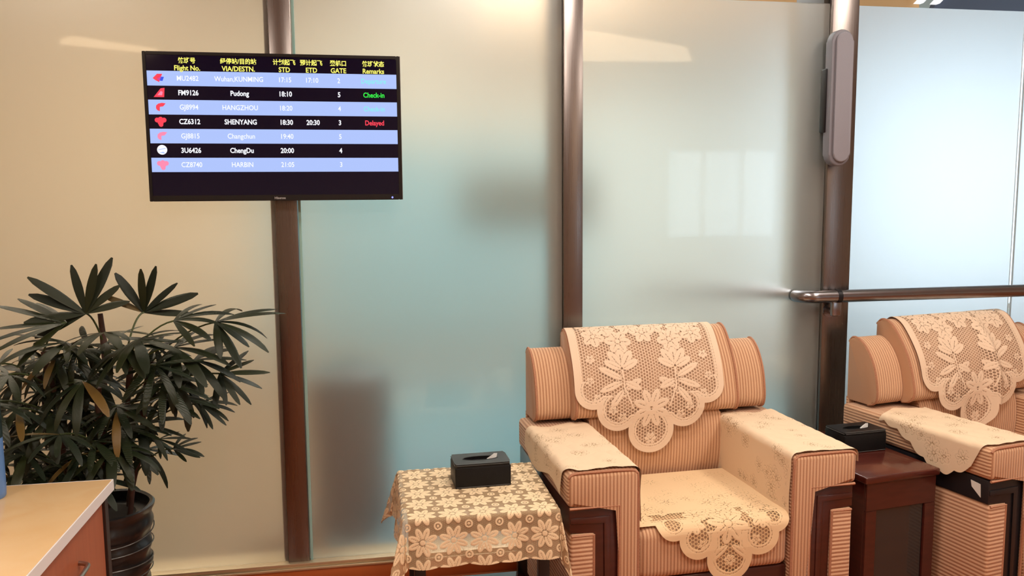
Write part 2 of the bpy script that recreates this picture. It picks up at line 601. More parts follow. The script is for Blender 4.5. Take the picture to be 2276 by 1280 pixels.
# ================================================================ FLIGHT DISPLAY
tv = empty('flight_display', (-0.326, -0.08, 1.587))
tag(tv, 'black wall-mounted flight information screen with yellow headings and blue rows', 'screen')
TVX, TVZ = -0.326, 1.587
W2, HH = 0.470, 0.552
TVB = plain('tv_black_plastic', (0.010, 0.010, 0.012), 0.25)
rbox('housing', (-W2 + 0.01, 0.0, 0.01), (W2 - 0.01, 0.042, HH - 0.01), 0.006, TVB, tv)
boxes('bezel', [((-W2, -0.006, 0), (-W2 + 0.012, 0.008, HH)), ((W2 - 0.012, -0.006, 0), (W2, 0.008, HH)),
                ((-W2 + 0.012, -0.006, HH - 0.012), (W2 - 0.012, 0.008, HH)), ((-W2 + 0.012, -0.006, 0), (W2 - 0.012, 0.008, 0.022))], TVB, tv, 0.0015)
rbox('side_trim', (W2, -0.004, 0.0), (W2 + 0.003, 0.03, HH), 0.001, STEEL_R, tv, 1)
rbox('wall_bracket', (-0.10, 0.042, 0.18), (0.16, 0.061, 0.38), 0.002, BLACKM, tv, 1)
SCRM = NT('screen_glass').set(Base_Color=(0.001, 0.001, 0.003), Roughness=0.08, Emission_Color=(0.0, 0.0, 0.12), Emission_Strength=0.06).m
screen = rbox('screen', (-W2 + 0.012, -0.001, 0.022), (W2 - 0.012, 0.006, HH - 0.012), 0, SCRM, tv)
BAND = emit('screen_blue_band', (0.42, 0.55, 0.97), 0.95)
WHT = emit('screen_white', (0.92, 0.94, 1.0), 1.05)
YEL = emit('screen_yellow', (0.95, 0.90, 0.16), 1.0)
GRN = emit('screen_green', (0.02, 0.80, 0.06), 1.0)
MINT = emit('screen_mint', (0.20, 0.85, 0.80), 1.0)
RED = emit('screen_red', (0.95, 0.05, 0.09), 1.0)
PINK = emit('screen_pink', (0.95, 0.25, 0.42), 1.0)
BLUE = emit('screen_royal_blue', (0.05, 0.10, 0.75), 1.0)
ROWZ = [2.069, 2.0145, 1.9635, 1.909, 1.857, 1.803, 1.750, 1.6965]
for i in (0, 2, 4, 6):
    rbox('row_band', (-0.783 - TVX, -0.0022, ROWZ[i + 1] - TVZ + (0.0005)), (0.1315 - TVX, -0.0011, ROWZ[i] - TVZ), 0, BAND, screen)


def text(name, s, X, Z, size, mat, sx=1.0, bold=0.0, parent=None, y=-0.0026, align='CENTER'):
    cu = bpy.data.curves.new('t', 'FONT')
    cu.body = s
    cu.size = size
    cu.align_x = align
    cu.align_y = 'CENTER'
    cu.offset = bold
    cu.resolution_u = 3
    ob = bpy.data.objects.new('t', cu)
    COL.objects.link(ob)
    bpy.context.view_layer.update()
    me = bpy.data.meshes.new_from_object(ob.evaluated_get(bpy.context.evaluated_depsgraph_get()))
    bpy.data.objects.remove(ob)
    me.materials.clear()
    o = link(name, me, mat, parent)
    o.matrix_local = Matrix.Translation((X - TVX, y, Z - TVZ)) @ Matrix.Rotation(PI / 2, 4, 'X') @ Matrix.Diagonal((sx, 1, 1, 1))
    return o


CX = dict(fl=-0.640, de=-0.456, std=-0.289, etd=-0.189, gate=-0.088, rem=0.044)
for c, zh, en in (('fl', '航班号', 'Flight No.'), ('de', '经停站/目的站', 'VIA/DESTN.'), ('std', '计划起飞', 'STD'), ('etd', '预计起飞', 'ETD'), ('gate', '登机口', 'GATE'), ('rem', '航班状态', 'Remarks')):
    text('heading_text', zh, CX[c], 2.1065, 0.0225, YEL, 0.93, 0.0006, screen)
    text('heading_text', en, CX[c], 2.0795, 0.0255, YEL, 0.92, 0.0006, screen)
ROWS = [('MU2482', 'Wuhan,KUNMING', '17:15', '17:10', '2', 'Departure', MINT), ('FM9126', 'Pudong', '18:10', '', '5', 'Check-in', GRN),
        ('GJ8994', 'HANGZHOU', '18:20', '', '4', 'Check-in', MINT), ('CZ6312', 'SHENYANG', '18:30', '20:30', '3', 'Delayed', RED),
        ('GJ8815', 'Changchun', '19:40', '', '5', '', None), ('3U6426', 'ChengDu', '20:00', '', '4', '', None), ('CZ8740', 'HARBIN', '21:05', '', '3', '', None)]
for i, (fl, de, st, et, ga, rm, rmm) in enumerate(ROWS):
    z = (ROWZ[i] + ROWZ[i + 1]) / 2
    bo = 0.00065 if i % 2 else 0.0002
    for nm, c, s, mt in (('flight_number_text', 'fl', fl, WHT), ('destination_text', 'de', de, WHT), ('time_text', 'std', st, WHT), ('time_text', 'etd', et, WHT), ('gate_text', 'gate', ga, WHT), ('status_text', 'rem', rm, rmm)):
        if s:
            text(nm, s, CX[c], z, 0.0262, mt, 0.86, bo, screen)


def emblem(name, poly, X, Z, mat, parent, y=-0.0027):
    bm = bmesh.new()
    bm.faces.new([bm.verts.new((X - TVX + px, y, Z - TVZ + pz)) for px, pz in poly])
    bmesh.ops.triangulate(bm, faces=bm.faces[:])
    for f in bm.faces:
        if f.normal.y > 0:
            f.normal_flip()
    me = bpy.data.meshes.new(name)
    bm.to_mesh(me)
    bm.free()
    return link(name, me, mat, parent)


EX = -0.743


def circ(cx, cz, r, n=16, sx=1.0):
    return [(cx + sx * r * math.cos(2 * PI * k / n), cz + r * math.sin(2 * PI * k / n)) for k in range(n)]


def rz(i):
    return (ROWZ[i] + ROWZ[i + 1]) / 2


emblem('airline_emblem', [(-0.020, 0.000), (-0.004, 0.016), (0.014, 0.016), (-0.002, 0.008), (-0.006, 0.001), (0.002, -0.014), (-0.010, -0.008)], EX, rz(0), RED, screen)
emblem('airline_emblem', [(-0.004, -0.002), (0.006, 0.006), (0.020, 0.005), (0.009, 0.002), (0.004, -0.003), (0.014, -0.010), (0.002, -0.009)], EX, rz(0), BLUE, screen)
emblem('airline_emblem', [(-0.020, -0.016), (0.006, 0.016), (0.020, 0.018), (0.017, -0.016)], EX, rz(1), RED, screen)
emblem('airline_emblem', [(-0.006, -0.009), (0.006, 0.006), (0.013, 0.003), (0.010, -0.009)], EX, rz(1), PINK, screen, -0.0032)
for i in (2, 4):
    emblem('airline_emblem', [(-0.014, -0.004), (-0.013, 0.006), (-0.005, 0.013), (0.008, 0.016), (0.021, 0.014), (0.010, 0.008), (0.012, 0.003), (0.000, 0.001), (-0.004, -0.008), (-0.001, -0.015), (-0.010, -0.011)], EX, rz(i), RED if i == 2 else PINK, screen)
for i in (3, 6):
    c = RED if i == 3 else PINK
    for k, (px, pz, r) in enumerate(((-0.012, 0.006, 0.009), (0.012, 0.006, 0.009), (0.0, 0.009, 0.009), (0.0, -0.003, 0.0105), (0.001, -0.011, 0.008))):
        emblem('airline_emblem', circ(px, pz, r), EX, rz(i), c, screen, -0.0024 - 0.0002 * k)
emblem('airline_emblem', circ(0, 0.003, 0.018, 24), EX, rz(5), WHT, screen)
emblem('airline_emblem', [(-0.014, 0.0045), (0.012, 0.0095), (0.013, 0.007), (-0.013, 0.002)], EX, rz(5), BAND, screen, -0.0031)
emblem('airline_emblem', [(-0.012, -0.008), (0.011, -0.011), (0.004, -0.004)], EX, rz(5), BAND, screen, -0.0031)
text('maker_lettering', 'Hisense', -0.322, 1.597, 0.0125, plain('logo_silver', (0.45, 0.45, 0.47), 0.4), 1.05, 0.0002, tv, -0.0068)
o = lathe('standby_light', [(0.0035, 0.0), (0.0035, 0.002), (0.002, 0.003)], emit('standby_blue', (0.15, 0.18, 1.0), 3.0), tv, 12)
o.matrix_local = Matrix.Translation((0.106 - TVX, -0.006, 1.596 - TVZ)) @ Matrix.Rotation(PI / 2, 4, 'X')

# ================================================================ HANDRAIL AND SPEAKER ON THE POSTS
rail = empty('handrail', (2.07, -0.07, 1.147))
tag(rail, 'satin steel handrail with bent end bracketed to the wide steel post', 'handrail')
rr = 0.028
tube('rail', [(-0.02, 0, 0), (0.5, 0, 0), (2.2, 0, 0)], rr, STEEL_R, rail, 20)
el = [(-0.02 - 0.01 * i, 0, 0) for i in range(12)]
for a in range(0, 91, 9):
    a = math.radians(a)
    el.append((-0.13 - 0.06 * math.sin(a), 0.06 - 0.06 * math.cos(a), 0))
el += [(-0.19, 0.064, 0)]
tube('elbow', el, rr, STEEL_R, rail, 20)
tube('collar', [(-0.035, 0, 0), (-0.015, 0, 0)], rr + 0.002, BLACKM, rail, 20)
rbox('bracket', (-0.055, -0.012, -0.088), (-0.012, 0.012, -0.022), 0.006, STEEL_R, rail)
tube('bracket_arm', [(-0.035, 0.0, -0.070), (-0.035, 0.052, -0.070)], 0.014, STEEL_R, rail, 14)
tube('bracket_flange', [(-0.035, 0.046, -0.070), (-0.035, 0.052, -0.070)], 0.030, STEEL_R, rail, 20)
# the rail's continuation on the far side of the frosted panel
rail2 = tube('handrail', [(1.88, 0.02, 1.147), (1.87, 0.10, 1.147), (1.80, 0.30, 1.135), (1.55, 1.3, 1.02)], 0.026, STEEL_R, None, 16)
tag(rail2, 'sloping handrail running away blurred behind the frosted glass', 'handrail')

GREYP = plain('grey_speaker_plastic', (0.185, 0.185, 0.225), 0.55)
GREYG = plain('grey_speaker_cloth', (0.25, 0.25, 0.30), 0.8, noise=0.2, scale=500)


def stadium(x0, x1, z0, z1, n=12):
    r = (x1 - x0) / 2
    cx = (x0 + x1) / 2
    p = [(cx + r * math.cos(a), z1 - r + r * math.sin(a)) for a in np.linspace(0, PI, n)]
    p += [(cx + r * math.cos(a), z0 + r + r * math.sin(a)) for a in np.linspace(PI, 2 * PI, n)]
    return p


spk = empty('column_speaker', (2.02, -0.03, 1.72))
tag(spk, 'slim rounded grey column speaker fixed high on the steel post', 'speaker')
prism('cabinet', stadium(-0.055, 0.045, -0.005, 0.57), 'y', -0.062, -0.012, 0.008, GREYP, spk)
prism('front_grille', stadium(-0.040, 0.036, 0.012, 0.558), 'y', -0.074, -0.060, 0.006, GREYG, spk)
rbox('mounting_plate', (-0.062, -0.030, 0.14), (0.01, 0.012, 0.41), 0.004, BLACKM, spk)

# ================================================================ ARMCHAIRS
BACKP = smooth_curve([(0.745, 1.024), (0.715, 1.048), (0.665, 1.034), (0.612, 0.975), (0.566, 0.900), (0.536, 0.812), (0.528, 0.755), (0.545, 0.722), (0.59, 0.708)], 5)
BOLP = smooth_curve([(0.748, 0.955), (0.725, 0.978), (0.685, 0.970), (0.642, 0.935), (0.604, 0.872), (0.584, 0.800), (0.580, 0.745), (0.595, 0.713), (0.63, 0.700)], 5)
LUMP = smooth_curve([(0.60, 0.735), (0.565, 0.715), (0.545, 0.66), (0.540, 0.58), (0.548, 0.50), (0.57, 0.42)], 4)


def mx(s, poly):
    return [(s * p[0], p[1]) for p in poly]


def make_chair(name, loc, rz_):
    t = empty(name, (loc[0], loc[1], 0), rz_)
    for s in (-1, 1):
        # upholstered inverted-L arm
        L = [(0.285, 0.09), (0.285, 0.69), (0.535, 0.69), (0.535, 0.572), (0.352, 0.572), (0.352, 0.09)]
        a = prism('arm', mx(s, L), 'y', 0.0, 0.735, 0.018, FAB, t, 3, 50, True)
        o = 0.010
        loop = [(0.352 + 0.004, 0.10), (0.352 + 0.004, 0.570), (0.529, 0.570)]
        tube('piping', [(s * x_, 0.004, z_) for x_, z_ in loop], 0.0055, PIPE, a, 6)
        loop = smooth_curve([(0.288, 0.10), (0.288, 0.45), (0.290, 0.655), (0.297, 0.677), (0.318, 0.687), (0.42, 0.689), (0.51, 0.688), (0.530, 0.676)], 3)
        tube('piping', [(s * x_, 0.007, z_) for x_, z_ in loop], 0.0055, PIPE, a, 6)
        # dark wood trim, recessed under the arm
        L2 = [(0.354, 0.05), (0.354, 0.570), (0.528, 0.570), (0.528, 0.482), (0.437, 0.482), (0.437, 0.05)]
        w = prism('wood_trim', mx(s, L2), 'y', 0.012, 0.735, 0.004, ROSE if name == 'armchair' and rz_ < 0.06 else BLACKWOOD, t, 2, 40, True)
        L3 = [(0.385, 0.06), (0.385, 0.535), (0.525, 0.535), (0.525, 0.515), (0.405, 0.515), (0.405, 0.06)]
        prism('moulding', mx(s, L3), 'y', 0.007, 0.02, 0.003, ROSE if rz_ < 0.06 else BLACKWOOD, w, 2, 40, True)
        p = prism('side_panel', mx(s, [(0.439, 0.06), (0.439, 0.480), (0.526, 0.480), (0.526, 0.06)]), 'y', 0.006, 0.735, 0.010, FABZ, t, 3, 40, True)
        tube('piping', [(s * x_, 0.008, z_) for x_, z_ in ((0.444, 0.08), (0.444, 0.474), (0.522, 0.474))], 0.005, PIPE, p, 6)
        # side bolster on the rear of the arm
        b = prism('side_bolster', BOLP + [(0.74, 0.700), (0.748, 0.71)], 'x', s * 0.345 if s > 0 else -0.500, 0.500 if s > 0 else -0.345, 0.008, FABE, t, 2, 40)
        for xx in (0.494,):
            tube('piping', [(s * xx, y_ - 0.001, z_ + 0.001) for y_, z_ in BOLP], 0.0055, PIPE, b, 6)
        # feet
        for fy in (0.06, 0.68):
            prism('foot', [(s * 0.37, fy - 0.03), (s * 0.52, fy - 0.03), (s * 0.52, fy + 0.04), (s * 0.37, fy + 0.04)], 'z', 0.0, 0.05, 0.004, ROSE, t, 2)
    seat = rbox('seat_cushion', (-0.283, 0.012, 0.285), (0.283, 0.56, 0.468), 0.035, FAB, t, 5)
    rbox('seat_rail', (-0.284, 0.03, 0.06), (0.284, 0.70, 0.285), 0.006, ROSE, t)
    lum = prism('lumbar_cushion', LUMP + [(0.70, 0.42), (0.70, 0.735)], 'x', -0.284, 0.284, 0.01, FAB, t, 2, 40)
    bk = prism('back_cushion', BACKP + [(0.74, 0.708), (0.748, 0.72)], 'x', -0.352, 0.352, 0.010, FABE, t, 2, 40)
    for s in (-1, 1):
        tube('piping', [(s * 0.345, y_ - 0.001, z_ + 0.001) for y_, z_ in BACKP], 0.006, PIPE, bk, 6)
    rbox('back_panel', (-0.50, 0.735, 0.06), (0.50, 0.752, 0.715), 0.006, FAB, t)
    return t


C1, R1 = (1.165, -0.82), math.radians(2.5)
C2, R2 = (2.695, -0.778), math.radians(11.0)
chair1 = make_chair('armchair', (1.165, -0.82), math.radians(2.5))
tag(chair1, 'ribbed peach armchair with dark red wood arm fronts beside the lace table', 'armchair', 'ribbed lounge armchairs')
chair2 = make_chair('armchair', C2, R2)
rail_side = [o for o in chair2.children if o.name.startswith('wood_trim')][0]
prism('paper_tag', [(0.045, 0.548), (0.085, 0.553), (0.080, 0.530), (0.042, 0.500)], 'x', -0.5310, -0.5285, 0, plain('white_paper_tag', (0.75, 0.74, 0.72), 0.8), rail_side)
tag(chair2, 'ribbed peach armchair with black arm rails below the steel handrail', 'armchair', 'ribbed lounge armchairs')


# ---------------------------------------------------------------- lace
def sheet(name, S, ur, vr, step, sdf, dens, mat, parent=None, relief=0.0012, loc=None, rz_=0.0):
    us = np.arange(ur[0], ur[1] + step * 0.5, step)
    vs = np.arange(vr[0], vr[1] + step * 0.5, step)
    U, V = np.meshgrid(us, vs, indexing='ij')
    E = sdf(U, V)
    keep = E > -step * 1.5
    Dn = np.clip(dens(U, V, E), 0, 1)
    P = S(U, V)
    # relief along the surface normal
    du = np.gradient(P, axis=0)
    dv = np.gradient(P, axis=1)
    N = np.cross(du, dv)
    N /= np.maximum(np.linalg.norm(N, axis=2, keepdims=True), 1e-9)
    sgn = 1.0 if sheet_out(N, P) else -1.0
    P = P + N * (sgn * relief * Dn)[..., None]
    idx = -np.ones(U.shape, int)
    idx[keep] = np.arange(keep.sum())
    q = keep[:-1, :-1] & keep[1:, :-1] & keep[1:, 1:] & keep[:-1, 1:]
    a, b, c, d = idx[:-1, :-1][q], idx[1:, :-1][q], idx[1:, 1:][q], idx[:-1, 1:][q]
    F = np.stack([a, b, c, d] if sgn > 0 else [d, c, b, a], 1)
    verts = P[keep]
    me = bpy.data.meshes.new(name)
    nv, nf = len(verts), len(F)
    me.vertices.add(nv)
    me.vertices.foreach_set('co', verts.astype(np.float32).ravel())
    me.loops.add(nf * 4)
    me.loops.foreach_set('vertex_index', F.astype(np.int32).ravel())
    me.polygons.add(nf)
    me.polygons.foreach_set('loop_start', np.arange(0, nf * 4, 4, dtype=np.int32))
    me.polygons.foreach_set('use_smooth', np.ones(nf, bool))
    me.update(calc_edges=True)
    for nm, arr in (('dens', Dn[keep]), ('edge', E[keep])):
        at = me.attributes.new(nm, 'FLOAT', 'POINT')
        at.data.foreach_set('value', arr.astype(np.float32))
    at = me.attributes.new('cloth_uv', 'FLOAT_VECTOR', 'POINT')
    at.data.foreach_set('vector', np.stack([U[keep], V[keep], 0 * U[keep]], 1).astype(np.float32).ravel())
    me.validate()
    o = link(name, me, mat, parent)
    if loc:
        o.location = loc
        o.rotation_euler = (0, 0, rz_)
    return o


def sheet_out(N, P):
    return N[..., 2].mean() - 0.5 * N[..., 1].mean() > 0


def ell(U, V, cx, cy, a, b, ang):
    c, s = math.cos(ang), math.sin(ang)
    x_, y_ = (U - cx) * c + (V - cy) * s, -(U - cx) * s + (V - cy) * c
    return (1 - np.sqrt((x_ / a) ** 2 + (y_ / b) ** 2)) * min(a, b), x_, y_


def sm(d, w=0.0012):
    return np.clip(0.5 + d / w * 0.5, 0, 1)


def petal(D, U, V, cx, cy, r0, r1, w, ang, vein=True):
    mx_, my_ = cx + math.cos(ang) * (r0 + r1) / 2, cy + math.sin(ang) * (r0 + r1) / 2
    d, x_, y_ = ell(U, V, mx_, my_, (r1 - r0) / 2, w, ang)
    p = sm(d)
    rim = 1 - 0.75 * np.clip(1 - np.abs(d + 0.0008) / 0.0012, 0, 1)
    D[:] = np.maximum(D * np.where(d > -0.002, rim, 1), p)
    if vein:
        vv = np.clip(1 - np.abs(y_) / (w * 0.16), 0, 1) * (x_ < (r1 - r0) * 0.22) * (d > 0)
        D[:] = D * (1 - 0.9 * vv)


def flower(D, U, V, cx, cy, R, n=8, rot=0.0, w=0.30):
    for k in range(n):
        petal(D, U, V, cx, cy, R * 0.16, R, R * w * 0.62, rot + 2 * PI * k / n)
    d = R * 0.20 - np.hypot(U - cx, V - cy)
    D[:] = np.where(np.abs(d) < 0.0012, D * 0.2, D)
    D[:] = np.maximum(D, sm(d - 0.001))


def ring(D, U, V, cx, cy, r):
    h = np.hypot(U - cx, V - cy)
    D[:] = np.maximum(D, sm(r - h))
    D[:] = np.where(np.abs(h - r * 0.45) < r * 0.13, D * 0.15, D)


def stroke(D, U, V, p, q, w):
    p, q = np.array(p), np.array(q)
    t = np.clip(((U - p[0]) * (q - p)[0] + (V - p[1]) * (q - p)[1]) / np.dot(q - p, q - p), 0, 1)
    d = w - np.hypot(U - p[0] - t * (q - p)[0], V - p[1] - t * (q - p)[1])
    D[:] = np.maximum(D, sm(d))


def path_fn(pts):
    P = np.array(pts, float)
    s = np.concatenate([[0], np.cumsum(np.linalg.norm(np.diff(P, axis=0), axis=1))])
    return (lambda t: np.stack([np.interp(t, s, P[:, i]) for i in range(P.shape[1])], -1)), s[-1]


def offset_path(pts, d):
    P = np.array(pts, float)
    T = np.gradient(P, axis=0)
    T /= np.linalg.norm(T, axis=1, keepdims=True)
    return P + np.stack([T[:, 1], -T[:, 0]], 1) * d


def circles_sdf(rects, circs):
    def f(U, V):
        d = np.full(U.shape, -9.0)
        for a, b, c, e in rects:
            d = np.maximum(d, np.minimum(np.minimum(U - a, b - U), np.minimum(V - c, e - V)))
        for cx, cy, r in circs:
            d = np.maximum(d, r - np.hypot(U - cx, V - cy))
        return d
    return f


rnd = np.random.RandomState(4)


# --- cloth over the chair backs
def back_cover(chair_loc, chair_rz, label, sway=0.0, fold=0.0, xoff=-0.028):
    base = [p for p in BACKP if p[1] > 0.745 or p[0] > 0.62]
    prof = [tuple(p) for p in offset_path(base, -0.008)]
    if prof[10][1] < base[10][1]:
        prof = [tuple(p) for p in offset_path(base, 0.008)]
    prof = [p for p in prof if not (p[1] < 0.76)]
    y0 = prof[-1][0]
    prof += [(y0 - 0.002, 0.74), (y0 - 0.0, 0.70), (y0 + 0.002, 0.60), (y0 + 0.004, 0.40)]
    prof = [(0.764, 0.92), (0.764, 1.012)] + prof[1:]
    fn, tot = path_fn(prof)
    V0 = 0.09

    def S(U, V):
        p = fn(V + V0)
        amp = np.clip((V - 0.02) / 0.3, 0, 1)
        y = p[..., 0] - 0.0035 * amp * (1 + np.sin(U * 23 + V * 9)) - fold * amp * np.exp(-((U - 0.10) / 0.03) ** 2) * 0.03
        return np.stack([U + xoff + sway * V, y, p[..., 1]], -1)
    A, B = 0.372, 0.318
    sdf = circles_sdf([(-B, B, -0.10, A), (-0.24, 0.24, 0, A + 0.06), (-0.14, 0.14, 0, A + 0.14)],
                      [(-0.240, A, 0.078), (0.240, A, 0.078), (-0.140, A + 0.080, 0.088), (0.140, A + 0.080, 0.088), (0, A + 0.172, 0.096)])

    def dens(U, V, E):
        D = np.zeros(U.shape)
        UF, VF = U, V
        U, V = U / 1.12, V / 1.13
        # blossoms along the top
        for cx, cy, R in ((-0.19, 0.13, 0.045), (-0.10, 0.155, 0.05), (0.0, 0.12, 0.045), (0.10, 0.155, 0.05), (0.19, 0.13, 0.045), (-0.145, 0.09, 0.045), (-0.05, 0.085, 0.045), (0.05, 0.085, 0.045), (0.145, 0.09, 0.045), (-0.215, 0.07, 0.03), (0.215, 0.07, 0.03)):
            flower(D, U, V, cx, cy, R, 6, cx * 20, 0.55)
        for s in (-1, 1):
            # tulip spray
            stroke(D, U, V, (s * 0.105, 0.20), (s * 0.098, 0.34), 0.0035)
            for a, r1, w in ((-PI / 2, 0.075, 0.017), (-PI / 2 - 0.55, 0.08, 0.016), (-PI / 2 + 0.55, 0.08, 0.016), (-PI / 2 - 1.1, 0.07, 0.014), (-PI / 2 + 1.1, 0.07, 0.014)):
                petal(D, U, V, s * 0.102, 0.262, 0.004, r1, w, a)
            for a, r1, cy in ((-0.5, 0.10, 0.30), (0.35, 0.095, 0.305), (PI + 0.5, 0.075, 0.335), (PI - 0.45, 0.07, 0.305), (0.9, 0.085, 0.33)):
                aa = a if s > 0 else PI - a
                petal(D, U, V, s * 0.100, cy, 0.006, r1, 0.012, aa)
            stroke(D, U, V, (s * 0.098, 0.33), (s * 0.07, 0.40), 0.003)
            for cx, cy in ((0.215, 0.22), (0.225, 0.30), (0.20, 0.36), (0.145, 0.405), (0.11, 0.43)):
                flower(D, U, V, s * cx, cy, 0.017, 5, 0.3, 0.5)
        flower(D, U, V, 0.0, 0.405, 0.072, 8, PI / 8, 0.33)
        d = 0.024 - np.hypot(U, V - 0.405)
        D[:] = np.maximum(D, sm(d))
        D[:] = np.where(np.hypot(U, V - 0.405) < 0.006, 0, D)
        flower(D, U, V, 0.0, 0.515, 0.022, 6, 0, 0.5)
        # solid band round the edge, plain top
        U, V = UF, VF
        rim = sm(0.034 - E) - 0.55 * (np.abs(E - 0.0255) < 0.0016) - 0.35 * ((np.abs(E - 0.014) < 0.004) & (np.sin((U + V) * 900) > 0.3))
        D = np.maximum(D, rim)
        D = np.where(V < 0.07, np.maximum(D, 0.9), D)
        return D
    o = sheet('lace_chair_back_cover', S, (-0.33, 0.33), (-0.07, 0.66), 0.0023, sdf, dens, LACE, None, 0.0015, (chair_loc[0], chair_loc[1], 0), chair_rz)
    tag(o, label, 'lace cover')
    return o


back_cover((1.165, -0.82), math.radians(2.5), 'cream lace back cover hanging smooth over the armchair beside the lace table', -0.02)
back_cover(C2, R2, 'cream lace back cover rumpled over the armchair below the handrail', -0.03, 1.0, 0.022)


# --- cloth over an arm: u runs across the arm (inner drop, top, outer drop), v from the front to the back
def arm_cover(side, chair_loc, chair_rz, label, inner, outer, outline, skew=0.0):
    d = 0.007
    x0, x1, zt, r = 0.285 - d, 0.535 + d, 0.69 + d, 0.026
    pts = [(x0, zt - r - inner)]
    pts += [(x0 + r - r * math.cos(a), zt - r + r * math.sin(a)) for a in np.linspace(0, PI / 2, 8)]
    pts += [(x1 - r + r * math.sin(a), zt - r + r * math.cos(a)) for a in np.linspace(0, PI / 2, 8)]
    pts += [(x1 + 0.006, zt - r - 0.06), (x1 + 0.02, zt - r - outer - 0.1)]
    fn, tot = path_fn(pts)
    top0 = inner                       # u where the inner edge turns onto the top

    def S(U, V):
        p = fn(U)
        w = 0.0015 * np.sin(U * 60 + V * 25) + 0.001 * np.sin(V * 70 - U * 31)
        return np.stack([side * (p[..., 0] + 0 * w), V + 0 * U, p[..., 1] + np.abs(w)], -1)

    def dens(U, V, E):
        D = np.ones(U.shape)
        rs = np.random.RandomState(11 if side > 0 else 7)
        um, vm = U.max(), V.max()
        for k in range(60):
            flower(D, U, V, rs.uniform(0, um), rs.uniform(0, vm), rs.uniform(0.018, 0.036), rs.randint(5, 9), rs.uniform(0, 3), 0.5)
        D = np.maximum(D, sm(0.024 - E) - 0.5 * (np.abs(E - 0.019) < 0.0014))
        return D
    o = sheet('lace_arm_cover', S, (0, inner + outer + 0.33), (0.0, 0.60), 0.0024, outline, dens, LACE_D, None, 0.0012, (chair_loc[0], chair_loc[1], 0), chair_rz)
    tag(o, label, 'lace cover')
    return o


def arm_outline(inner, drop_fn, front_fn, back_v, in_drop=0.0):
    def f(U, V):
        o_edge = inner + 0.036 + 0.212 + 0.036          # start of the outer drop
        return np.minimum(np.minimum(U - in_drop, o_edge + drop_fn(V) - U), np.minimum(V - front_fn(U), back_v - V + 0.02 * np.sin(U * 30)))
    return f



arm_cover(-1, C1, R1, 'cream lace cover draped over the chair arm next to the lace table', 0.17, 0.14,
          arm_outline(0.17, lambda v: 0.075 + 0.02 * np.sin(v * 14 + 2.3) - 0.06 * np.clip((0.05 - v) / 0.05, 0, 1), lambda u: 0.008 + 0.010 * np.sin(u * 16) ** 2 + 0.035 * np.clip((u - 0.40) / 0.05, 0, 1), 0.555))
arm_cover(1, C1, R1, 'cream lace cover over the chair arm next to the dark wood side table', 0.205, 0.10,
          arm_outline(0.205, lambda v: 0.03 + 0.01 * np.sin(v * 20), lambda u: 0.010 + 0.004 * np.sin(u * 25), 0.555))
arm_cover(-1, C2, R2, 'cream lace arm cover slipping off towards the dark wood side table', 0.10, 0.16,
          arm_outline(0.10, lambda v: 0.125 * np.exp(-((v - 0.20) / 0.17) ** 2) + 0.012 * np.abs(np.sin(v * 45)), lambda u: 0.02 + 0.05 * np.clip((u - 0.33) / 0.12, 0, 1), 0.53))


# --- cloth over the seat with a pointed flap over the front edge
def seat_cover():
    z, r = 0.476, 0.04
    pts = [(0.545, z)] + [(0.30, z + 0.004), (0.10, z + 0.002)]
    y0 = 0.003
    pts += [(y0 + r - r * math.sin(a), z - r + r * math.cos(a)) for a in np.linspace(0, PI / 2, 8)]
    pts += [(y0 - 0.004, 0.38), (y0 - 0.004, 0.28), (y0 - 0.002, 0.16)]
    fn, tot = path_fn(pts)
    E0 = 0.545 - 0.043

    def S(U, V):
        p = fn(V)
        w = 0.002 * np.sin(U * 40 + V * 12) * np.clip((V - E0) / 0.08, 0, 1)
        lift = 0.006 * np.exp(-((V - E0) / 0.06) ** 2) * np.clip((U - 0.18) / 0.06, 0, 1)
        return np.stack([U, p[..., 0] + w - 0.003, p[..., 1] + lift], -1)
    c = 0.045
    sdf = circles_sdf([(-0.279, 0.279, 0.02, E0 + 0.012), (-0.15 + c, 0.15 + c, 0.1, E0 + 0.085), (-0.07 + c, 0.07 + c, 0.1, E0 + 0.15)],
                      [(-0.20 + c, E0 + 0.012, 0.062), (0.175 + c, E0 + 0.02, 0.058), (-0.115 + c, E0 + 0.075, 0.070), (0.115 + c, E0 + 0.08, 0.072), (c, E0 + 0.15, 0.085)])

    def dens(U, V, E):
        D = 1.0 * (V < E0 - 0.07)
        rs = np.random.RandomState(5)
        for k in range(60):
            flower(D, U, V, rs.uniform(-0.28, 0.28), rs.uniform(0, E0 - 0.03), rs.uniform(0.03, 0.05), rs.randint(5, 9), rs.uniform(0, 3), 0.6)
        flower(D, U, V, c, E0 + 0.03, 0.075, 8, 0.2, 0.36)
        for s in (-1, 1):
            flower(D, U, V, c + s * 0.125, E0 + 0.02, 0.04, 6, 0.4, 0.5)
            petal(D, U, V, c, E0 + 0.10, 0.01, 0.10, 0.013, PI / 2 + s * 0.9)
            flower(D, U, V, c + s * 0.10, E0 + 0.095, 0.02, 5, 0.4, 0.5)
        flower(D, U, V, c, E0 + 0.16, 0.022, 6, 0.2, 0.5)
        rim = sm(0.034 - E) - 0.55 * (np.abs(E - 0.0255) < 0.0016)
        D = np.maximum(D, rim)
        return np.where(V < E0 - 0.20, np.maximum(D, 0.55), D)
    o = sheet('lace_seat_cover', S, (-0.285, 0.285), (0.0, 0.76), 0.0024, sdf, dens, LACE_S, None, 0.0012, (C1[0], C1[1], 0), R1)
    tag(o, 'cream lace seat cover with scalloped point hanging over the seat front', 'lace cover')


seat_cover()

